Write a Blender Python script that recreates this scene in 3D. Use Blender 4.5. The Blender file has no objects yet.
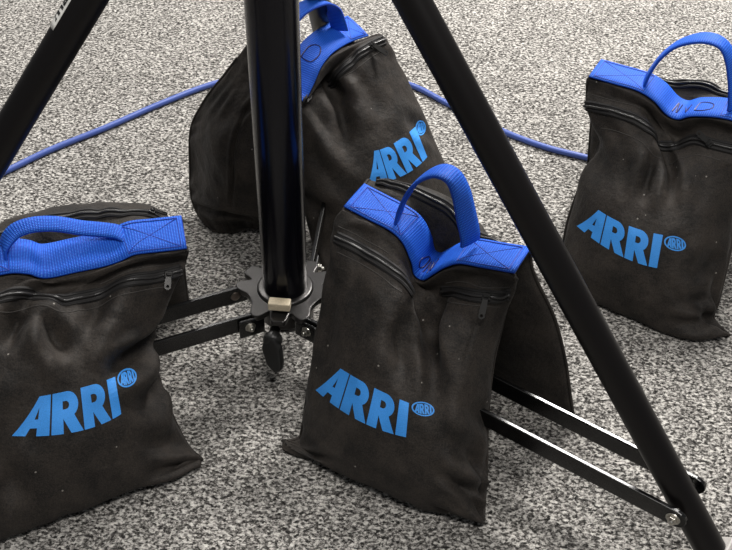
import bpy, bmesh, math, random
import numpy as np
from mathutils import Vector, Matrix, noise
from mathutils.geometry import tessellate_polygon

random.seed(7)
COL = bpy.context.scene.collection
V = np.array

# ------------------------------------------------------------------ camera
F_PX, PITCH, ROLL, CAM_H = 1000.0, math.radians(41.559), math.radians(1.352), 1.1
CAM = V([0, 0, CAM_H], float)
FW = V([0, math.cos(PITCH), -math.sin(PITCH)])
_r = V([1., 0, 0]); _u = np.cross(_r, FW)
RT = _r * math.cos(ROLL) + _u * math.sin(ROLL)
UP = np.cross(RT, FW)
cd = bpy.data.cameras.new('camera'); cam = bpy.data.objects.new('camera', cd); COL.objects.link(cam)
cd.sensor_width = 36.0; cd.lens = 36.0 * F_PX / 732.0; cd.clip_start = 0.02
M = Matrix.Identity(4)
for i in range(3):
    M[i][0] = RT[i]; M[i][1] = UP[i]; M[i][2] = -FW[i]; M[i][3] = CAM[i]
cam.matrix_world = M
bpy.context.scene.camera = cam

def ray(x, y): return FW + RT * (x - 366) / F_PX + UP * (275 - y) / F_PX
def atz(x, y, z):
    d = ray(x, y); return CAM + d * (z - CAM_H) / d[2]
def onplane(x, y, p, n):
    d = ray(x, y); return CAM + d * (np.dot(p - CAM, n) / np.dot(d, n))
def proj(P):
    d = P - CAM; z = d @ FW
    return np.stack([366 + F_PX * (d @ RT) / z, 275 - F_PX * (d @ UP) / z], -1)
def unit(v): return v / np.linalg.norm(v)

# ------------------------------------------------------------------ materials
MAT = {}
def new_mat(name):
    m = bpy.data.materials.new(name); m.use_nodes = True
    nt = m.node_tree; MAT[name] = m
    return m, nt, nt.nodes, nt.links, nt.nodes['Principled BSDF']
def ramp(N, *stops):
    r = N.new('ShaderNodeValToRGB'); e = r.color_ramp.elements
    while len(e) < len(stops): e.new(.5)
    for el, (p, c) in zip(e, stops):
        el.position = p; el.color = (*c, 1) if len(c) == 3 else c
    return r
def simple(name, col, rough, metal=0., spec=.5, bump=0., bscale=400):
    m, nt, N, L, b = new_mat(name)
    b.inputs['Roughness'].default_value = rough; b.inputs['Metallic'].default_value = metal
    b.inputs['Specular IOR Level'].default_value = spec
    tc = N.new('ShaderNodeTexCoord'); nz = N.new('ShaderNodeTexNoise')
    nz.inputs['Scale'].default_value = bscale; nz.inputs['Detail'].default_value = 3
    L.new(tc.outputs['Object'], nz.inputs['Vector'])
    r = ramp(N, (.3, tuple(c * .88 for c in col)), (.7, tuple(min(1, c * 1.12) for c in col)))
    L.new(nz.outputs['Fac'], r.inputs['Fac']); L.new(r.outputs['Color'], b.inputs['Base Color'])
    if bump:
        bp = N.new('ShaderNodeBump'); bp.inputs['Strength'].default_value = bump; bp.inputs['Distance'].default_value = .0006
        L.new(nz.outputs['Fac'], bp.inputs['Height']); L.new(bp.outputs['Normal'], b.inputs['Normal'])
    return m

def make_carpet():
    m, nt, N, L, b = new_mat('carpet')
    b.inputs['Roughness'].default_value = .95; b.inputs['Specular IOR Level'].default_value = .1
    tc = N.new('ShaderNodeTexCoord')
    mp = N.new('ShaderNodeMapping'); mp.inputs['Scale'].default_value = (.85, 1.15, 1); mp.inputs['Rotation'].default_value = (0, 0, .2)
    L.new(tc.outputs['Object'], mp.inputs['Vector'])
    w = N.new('ShaderNodeTexNoise'); w.inputs['Scale'].default_value = 260; w.inputs['Detail'].default_value = 2
    L.new(mp.outputs['Vector'], w.inputs['Vector'])
    mx = N.new('ShaderNodeVectorMath'); mx.operation = 'MULTIPLY_ADD'; mx.inputs[1].default_value = (.006, .006, .0)
    L.new(w.outputs['Color'], mx.inputs[0]); L.new(mp.outputs['Vector'], mx.inputs[2])
    vo = N.new('ShaderNodeTexVoronoi'); vo.inputs['Scale'].default_value = 310; L.new(mx.outputs['Vector'], vo.inputs['Vector'])
    sp = N.new('ShaderNodeSeparateColor'); L.new(vo.outputs['Color'], sp.inputs['Color'])
    n3 = N.new('ShaderNodeTexNoise'); n3.inputs['Scale'].default_value = 195; n3.inputs['Detail'].default_value = 4; n3.inputs['Roughness'].default_value = .7
    L.new(mp.outputs['Vector'], n3.inputs['Vector'])
    am = N.new('ShaderNodeMath'); am.operation = 'MULTIPLY_ADD'; am.inputs[1].default_value = .38; L.new(sp.outputs['Red'], am.inputs[0])
    sb = N.new('ShaderNodeMath'); sb.operation = 'MULTIPLY_ADD'; sb.inputs[1].default_value = 1.5; sb.inputs[2].default_value = -.44
    L.new(n3.outputs['Fac'], sb.inputs[0]); L.new(sb.outputs[0], am.inputs[2])
    r = ramp(N, (.25, (.022, .021, .02)), (.42, (.125, .118, .11)), (.55, (.335, .32, .30)), (.70, (.64, .615, .575)), (.9, (.84, .81, .765)))
    L.new(am.outputs[0], r.inputs['Fac'])
    n2 = N.new('ShaderNodeTexNoise'); n2.inputs['Scale'].default_value = 9; n2.inputs['Detail'].default_value = 4
    L.new(tc.outputs['Object'], n2.inputs['Vector'])
    r2 = ramp(N, (.35, (.84, .84, .84)), (.65, (1, 1, 1))); L.new(n2.outputs['Fac'], r2.inputs['Fac'])
    mul = N.new('ShaderNodeMix'); mul.data_type = 'RGBA'; mul.blend_type = 'MULTIPLY'; mul.inputs['Factor'].default_value = 1
    L.new(r.outputs['Color'], mul.inputs['A']); L.new(r2.outputs['Color'], mul.inputs['B'])
    L.new(mul.outputs['Result'], b.inputs['Base Color'])
    bp = N.new('ShaderNodeBump'); bp.inputs['Strength'].default_value = .8; bp.inputs['Distance'].default_value = .004
    L.new(am.outputs[0], bp.inputs['Height']); L.new(bp.outputs['Normal'], b.inputs['Normal'])
    return m

def make_fabric(name, lo, hi, rough=.66):
    m, nt, N, L, b = new_mat(name)
    b.inputs['Roughness'].default_value = rough; b.inputs['Specular IOR Level'].default_value = .3
    b.inputs['Sheen Weight'].default_value = .04; b.inputs['Sheen Roughness'].default_value = .5
    tc = N.new('ShaderNodeTexCoord')
    n1 = N.new('ShaderNodeTexNoise'); n1.inputs['Scale'].default_value = 22; n1.inputs['Detail'].default_value = 5; n1.inputs['Roughness'].default_value = .65
    L.new(tc.outputs['Object'], n1.inputs['Vector'])
    r = ramp(N, (.3, lo), (.72, hi))
    g = N.new('ShaderNodeTexNoise'); g.inputs['Scale'].default_value = 620; g.inputs['Detail'].default_value = 2
    L.new(tc.outputs['Object'], g.inputs['Vector'])
    ga = N.new('ShaderNodeMath'); ga.operation = 'MULTIPLY_ADD'; ga.inputs[1].default_value = .9; ga.inputs[2].default_value = -.45
    L.new(g.outputs['Fac'], ga.inputs[0])
    gs = N.new('ShaderNodeMath'); gs.operation = 'ADD'; L.new(ga.outputs[0], gs.inputs[0]); L.new(n1.outputs['Fac'], gs.inputs[1])
    L.new(gs.outputs[0], r.inputs['Fac'])
    # lint specks
    vo = N.new('ShaderNodeTexVoronoi'); vo.inputs['Scale'].default_value = 65
    L.new(tc.outputs['Object'], vo.inputs['Vector'])
    lt = N.new('ShaderNodeMath'); lt.operation = 'LESS_THAN'; lt.inputs[1].default_value = .085
    L.new(vo.outputs['Distance'], lt.inputs[0])
    sp = N.new('ShaderNodeSeparateColor'); L.new(vo.outputs['Color'], sp.inputs['Color'])
    gt = N.new('ShaderNodeMath'); gt.operation = 'GREATER_THAN'; gt.inputs[1].default_value = .84
    L.new(sp.outputs['Green'], gt.inputs[0])
    ml = N.new('ShaderNodeMath'); ml.operation = 'MULTIPLY'; L.new(lt.outputs[0], ml.inputs[0]); L.new(gt.outputs[0], ml.inputs[1])
    m3 = N.new('ShaderNodeMath'); m3.operation = 'MULTIPLY'; m3.inputs[1].default_value = .5; L.new(ml.outputs[0], m3.inputs[0])
    mix = N.new('ShaderNodeMix'); mix.data_type = 'RGBA'; mix.inputs['B'].default_value = (.45, .42, .38, 1)
    L.new(m3.outputs[0], mix.inputs['Factor']); L.new(r.outputs['Color'], mix.inputs['A'])
    L.new(mix.outputs['Result'], b.inputs['Base Color'])
    # canvas weave + slight crumple
    mp = N.new('ShaderNodeMapping'); mp.inputs['Scale'].default_value = (900, 900, 900); L.new(tc.outputs['UV'], mp.inputs['Vector'])
    wv = N.new('ShaderNodeTexChecker'); wv.inputs['Scale'].default_value = 1; L.new(mp.outputs['Vector'], wv.inputs['Vector'])
    n2 = N.new('ShaderNodeTexNoise'); n2.inputs['Scale'].default_value = 42; n2.inputs['Detail'].default_value = 7; n2.inputs['Roughness'].default_value = .6
    L.new(tc.outputs['Object'], n2.inputs['Vector'])
    b1 = N.new('ShaderNodeBump'); b1.inputs['Strength'].default_value = .6; b1.inputs['Distance'].default_value = .006
    L.new(n2.outputs['Fac'], b1.inputs['Height'])
    b2 = N.new('ShaderNodeBump'); b2.inputs['Strength'].default_value = .25; b2.inputs['Distance'].default_value = .0005
    L.new(wv.outputs['Fac'], b2.inputs['Height']); L.new(b1.outputs['Normal'], b2.inputs['Normal'])
    L.new(b2.outputs['Normal'], b.inputs['Normal'])
    return m

def make_webbing():
    m, nt, N, L, b = new_mat('blue_webbing')
    b.inputs['Roughness'].default_value = .55; b.inputs['Specular IOR Level'].default_value = .35
    tc = N.new('ShaderNodeTexCoord')
    mp = N.new('ShaderNodeMapping'); mp.inputs['Scale'].default_value = (1, 1, 1); L.new(tc.outputs['UV'], mp.inputs['Vector'])
    wa = N.new('ShaderNodeTexWave'); wa.bands_direction = 'X'; wa.inputs['Scale'].default_value = 95; wa.inputs['Distortion'].default_value = .6; wa.inputs['Detail Scale'].default_value = 3
    wb = N.new('ShaderNodeTexWave'); wb.bands_direction = 'Y'; wb.inputs['Scale'].default_value = 150; wb.inputs['Distortion'].default_value = .6
    L.new(mp.outputs['Vector'], wa.inputs['Vector']); L.new(mp.outputs['Vector'], wb.inputs['Vector'])
    mu = N.new('ShaderNodeMath'); mu.operation = 'MULTIPLY'; L.new(wa.outputs['Fac'], mu.inputs[0]); L.new(wb.outputs['Fac'], mu.inputs[1])
    r = ramp(N, (0, (.006, .065, .52)), (.5, (.012, .15, .80)), (1, (.06, .31, .95)))
    L.new(mu.outputs[0], r.inputs['Fac']); L.new(r.outputs['Color'], b.inputs['Base Color'])
    bp = N.new('ShaderNodeBump'); bp.inputs['Strength'].default_value = .6; bp.inputs['Distance'].default_value = .0012
    L.new(mu.outputs[0], bp.inputs['Height']); L.new(bp.outputs['Normal'], b.inputs['Normal'])
    return m

make_carpet()
make_fabric('black_canvas', (.008, .007, .0063), (.042, .034, .028))
make_webbing()
simple('blue_stitch', (.004, .03, .30), .6)
simple('logo_ink', (.045, .31, .86), .6, bump=.3, bscale=900)
simple('marker_ink', (.004, .006, .10), .5)
simple('zip_tape', (.012, .011, .011), .7, bump=.4, bscale=1500)
simple('zip_teeth', (.022, .021, .021), .35, spec=.6)
simple('zip_metal', (.035, .034, .033), .25, metal=.6)
simple('grey_thread', (.055, .05, .046), .8)
simple('column_black', (.003, .003, .0055), .2, spec=.32)
simple('leg_black', (.006, .005, .005), .36, spec=.28, bump=.15, bscale=1200)
simple('bar_black', (.003, .003, .003), .24, spec=.65)
simple('cast_black', (.055, .053, .052), .3, metal=.8, bump=.2, bscale=700)
simple('bolt_steel', (.62, .60, .55), .28, metal=1.)
simple('rivet_bronze', (.20, .165, .14), .4, metal=.9)
simple('tag_cream', (.58, .50, .36), .45)
simple('knob_black', (.010, .010, .010), .45)
simple('foot_grey', (.42, .40, .38), .5)
simple('sticker_white', (.85, .84, .80), .5)
simple('sticker_ink', (.01, .01, .01), .5)
simple('cable_blue', (.055, .10, .36), .42, bump=.1, bscale=500)

# ------------------------------------------------------------------ object helpers
def link(name, verts, faces, mat, parent=None, uvs=None, smooth=True, loc=None):
    me = bpy.data.meshes.new(name)
    vv = np.asarray(verts, float)
    if loc is not None: vv = vv - V(loc)
    me.from_pydata([tuple(v) for v in vv], [], [tuple(int(i) for i in f) for f in faces])
    if uvs is not None:
        ul = me.uv_layers.new(name='UVMap')
        li = np.zeros(len(me.loops), int); me.loops.foreach_get('vertex_index', li)
        ul.data.foreach_set('uv', np.asarray(uvs, float)[li].ravel())
    if smooth: me.polygons.foreach_set('use_smooth', [True] * len(me.polygons))
    me.materials.append(MAT[mat]); me.update()
    o = bpy.data.objects.new(name, me); COL.objects.link(o)
    if loc is not None: o.location = loc
    if parent is not None: set_parent(o, parent)
    return o
def set_parent(o, p):
    # every mesh is written in world coordinates, so undo the chain of offsets
    o.parent = p
    off = Vector((0, 0, 0)); q = p
    while q is not None:
        off += q.location; q = q.parent
    o.location = o.location - off
def fix_normals(o):
    bm = bmesh.new(); bm.from_mesh(o.data); bmesh.ops.recalc_face_normals(bm, faces=bm.faces); bm.to_mesh(o.data); bm.free()
def bevel(o, w, seg=2):
    md = o.modifiers.new('bevel', 'BEVEL'); md.width = w; md.segments = seg; md.limit_method = 'ANGLE'; md.angle_limit = math.radians(35)
    return o
def thing(name, label, cat, loc, group=None):
    o = bpy.data.objects.new(name, None); COL.objects.link(o); o.location = loc; o.empty_display_size = .05
    o['label'] = label; o['category'] = cat
    if group: o['group'] = group
    return o

def crom(P, n):
    """Catmull-Rom through the rows of P (axis 0) sampled at n even index positions (or at the positions given)."""
    P = np.asarray(P, float); K = len(P)
    t = np.linspace(0, K - 1, n) if np.isscalar(n) else np.asarray(n, float)
    Q = np.concatenate([[2 * P[0] - P[1]], P, [2 * P[-1] - P[-2]]])
    i = np.clip(np.floor(t).astype(int), 0, K - 2); f = (t - i).reshape((-1,) + (1,) * (P.ndim - 1))
    a, b, c, d = Q[i], Q[i + 1], Q[i + 2], Q[i + 3]
    return .5 * (2 * b + (c - a) * f + (2 * a - 5 * b + 4 * c - d) * f * f + (3 * b - a - 3 * c + d) * f ** 3)
def resample(P, n):
    P = np.asarray(P, float); s = np.r_[0, np.cumsum(np.linalg.norm(np.diff(P, axis=0), axis=1))]
    t = np.linspace(0, s[-1], n); return np.stack([np.interp(t, s, P[:, k]) for k in range(P.shape[1])], 1)

def tube_data(path, rad, seg=10, ref=None):
    path = np.asarray(path, float); n = len(path)
    rad = np.full(n, rad) if np.isscalar(rad) else np.asarray(rad)
    T = np.gradient(path, axis=0); T /= np.linalg.norm(T, axis=1)[:, None]
    a = V([0, 0, 1.]) if ref is None else ref
    if abs(T[0] @ a) > .95: a = V([1., 0, 0])
    vs = []; u = unit(np.cross(T[0], a))
    for i in range(n):
        u = unit(u - T[i] * (u @ T[i])); w = np.cross(T[i], u)
        for k in range(seg):
            an = 2 * math.pi * k / seg; vs.append(path[i] + rad[i] * (u * math.cos(an) + w * math.sin(an)))
    fs = []
    for i in range(n - 1):
        for k in range(seg):
            k2 = (k + 1) % seg; fs.append((i * seg + k, i * seg + k2, (i + 1) * seg + k2, (i + 1) * seg + k))
    fs.append(tuple(range(seg))[::-1]); fs.append(tuple((n - 1) * seg + k for k in range(seg)))
    return vs, fs
def tube(name, path, rad, mat, parent=None, seg=10, loc=None):
    v, f = tube_data(path, rad, seg); return link(name, v, f, mat, parent, loc=loc)
class MB:
    def __init__(s): s.v = []; s.f = []
    def add(s, v, f):
        b = len(s.v); s.v += [V(x, float) for x in v]; s.f += [tuple(i + b for i in g) for g in f]; return s
    def tube(s, path, rad, seg=10): return s.add(*tube_data(path, rad, seg))
    def box(s, c, ax, half):
        ax = [unit(V(a, float)) for a in ax]; c = V(c, float); vs = []
        for i in (-1, 1):
            for j in (-1, 1):
                for k in (-1, 1): vs.append(c + ax[0] * i * half[0] + ax[1] * j * half[1] + ax[2] * k * half[2])
        return s.add(vs, [(0, 1, 3, 2), (4, 6, 7, 5), (0, 4, 5, 1), (2, 3, 7, 6), (0, 2, 6, 4), (1, 5, 7, 3)])
    def lathe(s, c, axis, prof, seg=40):
        """prof = [(radius, height along axis)]"""
        axis = unit(V(axis, float)); a = V([1., 0, 0]) if abs(axis[0]) < .8 else V([0, 1., 0])
        u = unit(np.cross(axis, a)); w = np.cross(axis, u); vs = []; fs = []
        for r, h in prof:
            for k in range(seg):
                an = 2 * math.pi * k / seg; vs.append(V(c, float) + axis * h + r * (u * math.cos(an) + w * math.sin(an)))
        n = len(prof)
        for i in range(n - 1):
            for k in range(seg):
                k2 = (k + 1) % seg; fs.append((i * seg + k, i * seg + k2, (i + 1) * seg + k2, (i + 1) * seg + k))
        fs.append(tuple(range(seg))[::-1]); fs.append(tuple((n - 1) * seg + k for k in range(seg)))
        return s.add(vs, fs)
    def prism(s, poly, c, ax, ay, az, h):
        n = len(poly); vs = [c + ax * p[0] + ay * p[1] for p in poly] + [c + ax * p[0] + ay * p[1] + az * h for p in poly]
        return s.add(vs, [tuple(range(n))[::-1], tuple(range(n, 2 * n))] + [(i, (i + 1) % n, n + (i + 1) % n, n + i) for i in range(n)])
    def build(s, name, mat, parent=None, smooth=False, bev=0, loc=None):
        o = link(name, s.v, s.f, mat, parent, smooth=smooth, loc=loc); fix_normals(o)
        if smooth:
            o.data.set_sharp_from_angle(angle=math.radians(40))
        if bev: bevel(o, bev)
        return o

# ------------------------------------------------------------------ cloth surfaces
class Surf:
    """A dense grid of points, rows running down and columns left to right seen from outside."""
    def __init__(s, net, nu=96, nv=110, smooth_rows=True):
        net = np.asarray(net, float)
        G = crom(net, nv); G = np.swapaxes(crom(np.swapaxes(G, 0, 1), nu), 0, 1)
        s.G = G; s.nv, s.nu = G.shape[:2]; s.renorm()
    def renorm(s):
        du = np.gradient(s.G, axis=1); dv = np.gradient(s.G, axis=0)
        n = np.cross(du, -dv); l = np.linalg.norm(n, axis=2, keepdims=True); l[l < 1e-12] = 1
        s.N = n / l
    def displace(s, fn):
        U, Vv = np.meshgrid(np.linspace(0, 1, s.nu), np.linspace(0, 1, s.nv)); s.G = s.G + s.N * fn(U, Vv, s)[..., None]; s.__dict__.pop('pg', None)
        s.G[..., 2] = np.maximum(s.G[..., 2], .004); s.renorm()
    def _bil(s, A, u, v):
        x = np.clip(u, 0, 1) * (s.nu - 1); y = np.clip(v, 0, 1) * (s.nv - 1)
        i = np.minimum(x.astype(int), s.nu - 2); j = np.minimum(y.astype(int), s.nv - 2); fx = (x - i)[..., None]; fy = (y - j)[..., None]
        return (A[j, i] * (1 - fx) + A[j, i + 1] * fx) * (1 - fy) + (A[j + 1, i] * (1 - fx) + A[j + 1, i + 1] * fx) * fy
    def at(s, uv, off=0.):
        uv = np.atleast_2d(np.asarray(uv, float)); return s._bil(s.G, uv[:, 0], uv[:, 1]) + off * s.nrm(uv)
    def nrm(s, uv):
        uv = np.atleast_2d(np.asarray(uv, float)); n = s._bil(s.N, uv[:, 0], uv[:, 1]); return n / np.linalg.norm(n, axis=1)[:, None]
    def find(s, pix):
        """where on the cloth a seen point lies, as (u, v)"""
        if not hasattr(s, 'pg'):
            s.pg = proj(s.G); tocam = ((CAM - s.G) * s.N).sum(2); s.bad = tocam <= 0
        out = []
        for p in np.atleast_2d(np.asarray(pix, float)):
            d = ((s.pg - p) ** 2).sum(2) + np.where(s.bad, 1e4, 0)
            j, i = np.unravel_index(np.argmin(d), d.shape)
            uv = V([i / (s.nu - 1), j / (s.nv - 1)])
            for _ in range(6):
                e = 1.2 / s.nu
                q = np.clip(V([uv, uv + [e, 0], uv - [e, 0], uv + [0, e], uv - [0, e]]), 0, 1)
                r = proj(s.at(q)); J = np.stack([(r[1] - r[2]) / (q[1, 0] - q[2, 0] + 1e-9), (r[3] - r[4]) / (q[3, 1] - q[4, 1] + 1e-9)], 1)
                try: st = np.linalg.solve(J, p - r[0])
                except np.linalg.LinAlgError: break
                l = np.linalg.norm(st); st = st * min(1, .03 / (l + 1e-9)); uv = np.clip(uv + st, 0, 1)
            out.append(uv)
        return V(out)
    def size(s):
        W = np.linalg.norm(np.diff(s.G, axis=1), axis=2).sum(1).mean(); L = np.linalg.norm(np.diff(s.G, axis=0), axis=2).sum(0).mean(); return W, L
    def closed(s, name, mat, parent, depth, loc, power=.6, vpow=.75):
        """front cloth + a rounded back, welded along the seam"""
        nu, nv, G = s.nu, s.nv, s.G
        u = np.linspace(0, 1, nu); v = np.linspace(0, 1, nv); U, Vv = np.meshgrid(u, v)
        top, bot, lf, rg = G[0], G[-1], G[:, 0], G[:, -1]
        C = (1 - Vv)[..., None] * top[None] + Vv[..., None] * bot[None] + (1 - U)[..., None] * lf[:, None] + U[..., None] * rg[:, None]
        C = C - ((1 - U) * (1 - Vv))[..., None] * G[0, 0] - (U * (1 - Vv))[..., None] * G[0, -1] - ((1 - U) * Vv)[..., None] * G[-1, 0] - (U * Vv)[..., None] * G[-1, -1]
        nb = unit(s.N[nv // 3:, :].mean((0, 1)))
        pr = (np.sin(math.pi * U) * np.sin(math.pi * Vv ** vpow)).clip(0) ** power
        B = C - nb * (depth * pr)[..., None]
        B = s.keep(B.reshape(-1, 3), .005).reshape(nv, nu, 3)
        B[..., 2] = np.maximum(B[..., 2], .003)
        idx = np.arange(nu * nv).reshape(nv, nu); bi = idx.copy(); k = nu * nv; ex = []
        for j in range(1, nv - 1):
            for i in range(1, nu - 1): bi[j, i] = k; k += 1; ex.append(B[j, i])
        W, Ln = s.size()
        uv = np.stack([U * W, (1 - Vv) * Ln], -1)
        verts = np.concatenate([G.reshape(-1, 3), V(ex)]); uvs = np.concatenate([uv.reshape(-1, 2), uv[1:-1, 1:-1].reshape(-1, 2)])
        fs = []
        for j in range(nv - 1):
            for i in range(nu - 1):
                fs.append((idx[j, i], idx[j + 1, i], idx[j + 1, i + 1], idx[j, i + 1]))
                fs.append((bi[j, i], bi[j, i + 1], bi[j + 1, i + 1], bi[j + 1, i]))
        return link(name, verts, fs, mat, parent, uvs, loc=loc)

def band_data(L, Rr, N, th):
    """solid flat band between edge lines L and R with outward normals N"""
    n = len(L); vs = []; uv = []; s = 0
    for i in range(n):
        if i: s += np.linalg.norm((L[i] + Rr[i]) / 2 - (L[i - 1] + Rr[i - 1]) / 2)
        m = 5; w = np.linalg.norm(Rr[i] - L[i])
        for k in range(m):
            f = k / (m - 1); p = L[i] * (1 - f) + Rr[i] * f; c = .35 * th * (1 - (2 * f - 1) ** 2)
            vs.append(p + N[i] * (th / 2 + c)); uv.append((s, f * w))
        for k in range(m - 1, -1, -1):
            f = k / (m - 1); p = L[i] * (1 - f) + Rr[i] * f; vs.append(p - N[i] * th / 2); uv.append((s, f * w))
    q = 10; fs = []
    for i in range(n - 1):
        for k in range(q):
            k2 = (k + 1) % q; fs.append((i * q + k, (i + 1) * q + k, (i + 1) * q + k2, i * q + k2))
    fs.append(tuple(range(q))); fs.append(tuple((n - 1) * q + k for k in range(q))[::-1])
    return vs, fs, uv

def surf_band(S, uvpath, w, off, th):
    P = S.at(uvpath, off); N = S.nrm(uvpath); T = np.gradient(P, axis=0); T /= np.linalg.norm(T, axis=1)[:, None] + 1e-12
    X = np.cross(N, T); X /= np.linalg.norm(X, axis=1)[:, None]
    return band_data(P + X * w / 2, P - X * w / 2, N, th)

# ------------------------------------------------------------------ lettering
def arc(cx, cy, rx, ry, a0, a1, n=9):
    return [(cx + rx * math.cos(math.radians(a)), cy + ry * math.sin(math.radians(a))) for a in np.linspace(a0, a1, n)]
def letter_A(x):
    return [[(x, 0), (x + .34, 0), (x + .435, .2), (x + .63, .2), (x + .63, 0), (x + 1.0, 0), (x + 1.0, 1), (x + .60, 1)],
            [(x + .53, .42), (x + .64, .42), (x + .64, .72)]]
def letter_R(x):
    o = [(x, 0), (x, 1)] + [(x + .5, 1)] + arc(x + .52, .685, .40, .315, 88, -55, 12) + [(x + 1.02, 0), (x + .62, 0), (x + .37, .36), (x + .37, 0)]
    h = [(x + .36, .58), (x + .36, .78)] + arc(x + .47, .68, .12, .10, 90, -90, 7)
    return [o, h]
def letter_I(x): return [[(x, 0), (x, 1), (x + .38, 1), (x + .38, 0)]]
WORD = [letter_A(0), letter_R(1.06), letter_R(2.12), letter_I(3.2)]
WORD_W = 3.58

def flat_mesh(loops_list, maxlen):
    bm = bmesh.new()
    for loops in loops_list:
        pts = [Vector((p[0], p[1], 0)) for lp in loops for p in lp]
        tri = tessellate_polygon([[Vector((p[0], p[1], 0)) for p in lp] for lp in loops])
        vs = [bm.verts.new(p) for p in pts]
        for t in tri:
            try: bm.faces.new([vs[i] for i in t])
            except ValueError: pass
    for _ in range(8):
        ed = [e for e in bm.edges if e.calc_length() > maxlen]
        if not ed: break
        bmesh.ops.subdivide_edges(bm, edges=ed, cuts=1); bmesh.ops.triangulate(bm, faces=bm.faces)
    bm.verts.index_update()
    vs = V([v.co[:] for v in bm.verts]); fs = [[v.index for v in f.verts] for f in bm.faces]; bm.free()
    return vs, fs

def quad_map(top, bot):
    """maps (x in 0..1, y in 0..1) between two curves given by three points each"""
    top = V(top, float); bot = V(bot, float)
    def ev(c, x):
        x = x[:, None]; return c[0] * (1 - x) * (1 - 2 * x) + c[1] * 4 * x * (1 - x) + c[2] * x * (2 * x - 1)
    return lambda x, y: ev(bot, x) * (1 - y[:, None]) + ev(top, x) * y[:, None]

def print_on(S, flat, pixmap, xs, name, mat, parent, loc, off=.0007):
    vs, fs = flat
    pix = pixmap(vs[:, 0] / xs, vs[:, 1]); uv = S.find(pix); P = S.at(uv, off)
    # the print has a film's thickness
    n = len(P); P2 = S.at(uv, off - .0006)
    allv = np.concatenate([P, P2]); cnt = {}
    for f in fs:
        for a, b in ((f[0], f[1]), (f[1], f[2]), (f[2], f[0])):
            cnt.setdefault((min(a, b), max(a, b)), []).append((a, b))
    F = [tuple(f) for f in fs] + [tuple(i + n for i in f[::-1]) for f in fs]
    for k, l in cnt.items():
        if len(l) == 1: a, b = l[0]; F.append((b, a, a + n, b + n))
    o = link(name, allv, F, mat, parent, loc=loc); fix_normals(o)
    if True:
        nn = V([0., 0, 0])
    o.data.polygons.foreach_set('use_smooth', [False] * len(o.data.polygons))
    return o

def add_logo(S, pouch, loc, top, bot, round_c, round_rx, round_ry, mat='logo_ink'):
    print_on(S, flat_mesh(WORD, .16), quad_map(top, bot), WORD_W, 'logo_lettering', mat, pouch, loc)
    # roundel: an oval ring with the same four letters squeezed inside
    n = 28; ring = [[(math.cos(a), math.sin(a)) for a in np.linspace(0, 2 * math.pi, n, endpoint=False)], [(.86 * math.cos(a), .82 * math.sin(a)) for a in np.linspace(0, 2 * math.pi, n, endpoint=False)]]
    lets = []
    for lt in WORD:
        lets.append([[((x / WORD_W * 2 - 1) * .74, (y * 2 - 1) * (.72 * math.sqrt(max(.05, 1 - ((x / WORD_W * 2 - 1) * .8) ** 2)))) for x, y in lp] for lp in lt])
    vs, fs = flat_mesh([ring] + lets, .3)
    c = V(round_c, float); ax = V(round_rx, float); ay = V(round_ry, float)
    pm = lambda x, y: c + x[:, None] * ax + y[:, None] * ay
    print_on(S, (vs, fs), pm, 1.0, 'logo_roundel', mat, pouch, loc)

# ------------------------------------------------------------------ sandbag
def wrinkle(seed, amp, creases=(), fine=.5, seen=()):
    def fn(U, Vv, S=None):
        extra = [(*S.find([p, q]), w / 1.0, a) for p, q, w, a in seen] if S is not None else []
        out = np.zeros_like(U)
        for j in range(U.shape[0]):
            for i in range(U.shape[1]):
                u, v = U[j, i], Vv[j, i]
                a = noise.noise(Vector((u * 2.6 + seed * 3.1, v * 3.2, seed)))
                b = noise.noise(Vector((u * 7 + v * 4 + seed, v * 6 - u * 3, seed + 9.)))
                c = abs(noise.noise(Vector((u * 5 - v * 9, v * 3 + u * 5, seed + 4.3))))
                out[j, i] = 1.5 * amp * (a * .9 + fine * b * .6 + fine * (.25 - c) * 1.1)
        edge = np.clip(np.minimum(np.minimum(U, 1 - U) / .05, np.minimum(Vv, 1 - Vv) / .05), 0, 1)
        out = out * (.25 + .75 * edge)
        for (u0, v0), (u1, v1), w, a in list(creases) + extra:
            a *= 1.7; w *= .85
            d = V([u1 - u0, v1 - v0]); L = d @ d
            t = ((U - u0) * d[0] + (Vv - v0) * d[1]) / L; tc = np.clip(t, 0, 1)
            dist = np.hypot(U - (u0 + tc * d[0]), Vv - (v0 + tc * d[1]))
            env = np.clip(1.15 - (2 * tc - 1) ** 2, 0, 1)
            out += a * env * (np.exp(-(dist / w) ** 2) - .45 * np.exp(-((dist - 1.9 * w) / (.9 * w)) ** 2))
        out = out * np.clip(edge * 1.0 + .1, 0, 1)
        def ph(x, k): return np.sin(x * k + 2.2 * np.sin(x * k * .37 + seed)) 
        for D_, X in ((U, Vv + .35 * U), (1 - U, Vv - .35 * U)):
            out += .0022 * ph(X, 46 + seed) * np.exp(-(D_ / .09) ** 2) * np.clip(D_ / .02, 0, 1) * np.clip((Vv - .3) * 4, 0, 1)
        D_ = 1 - Vv
        out += .0022 * ph(U + .2 * Vv, 38 + 2 * seed) * np.exp(-(D_ / .10) ** 2) * np.clip(D_ / .03, 0, 1)
        out += .0018 * ph(U + .3 * Vv, 30 + seed) * np.exp(-((Vv - .30) / .07) ** 2)
        return out
    return fn

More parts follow.
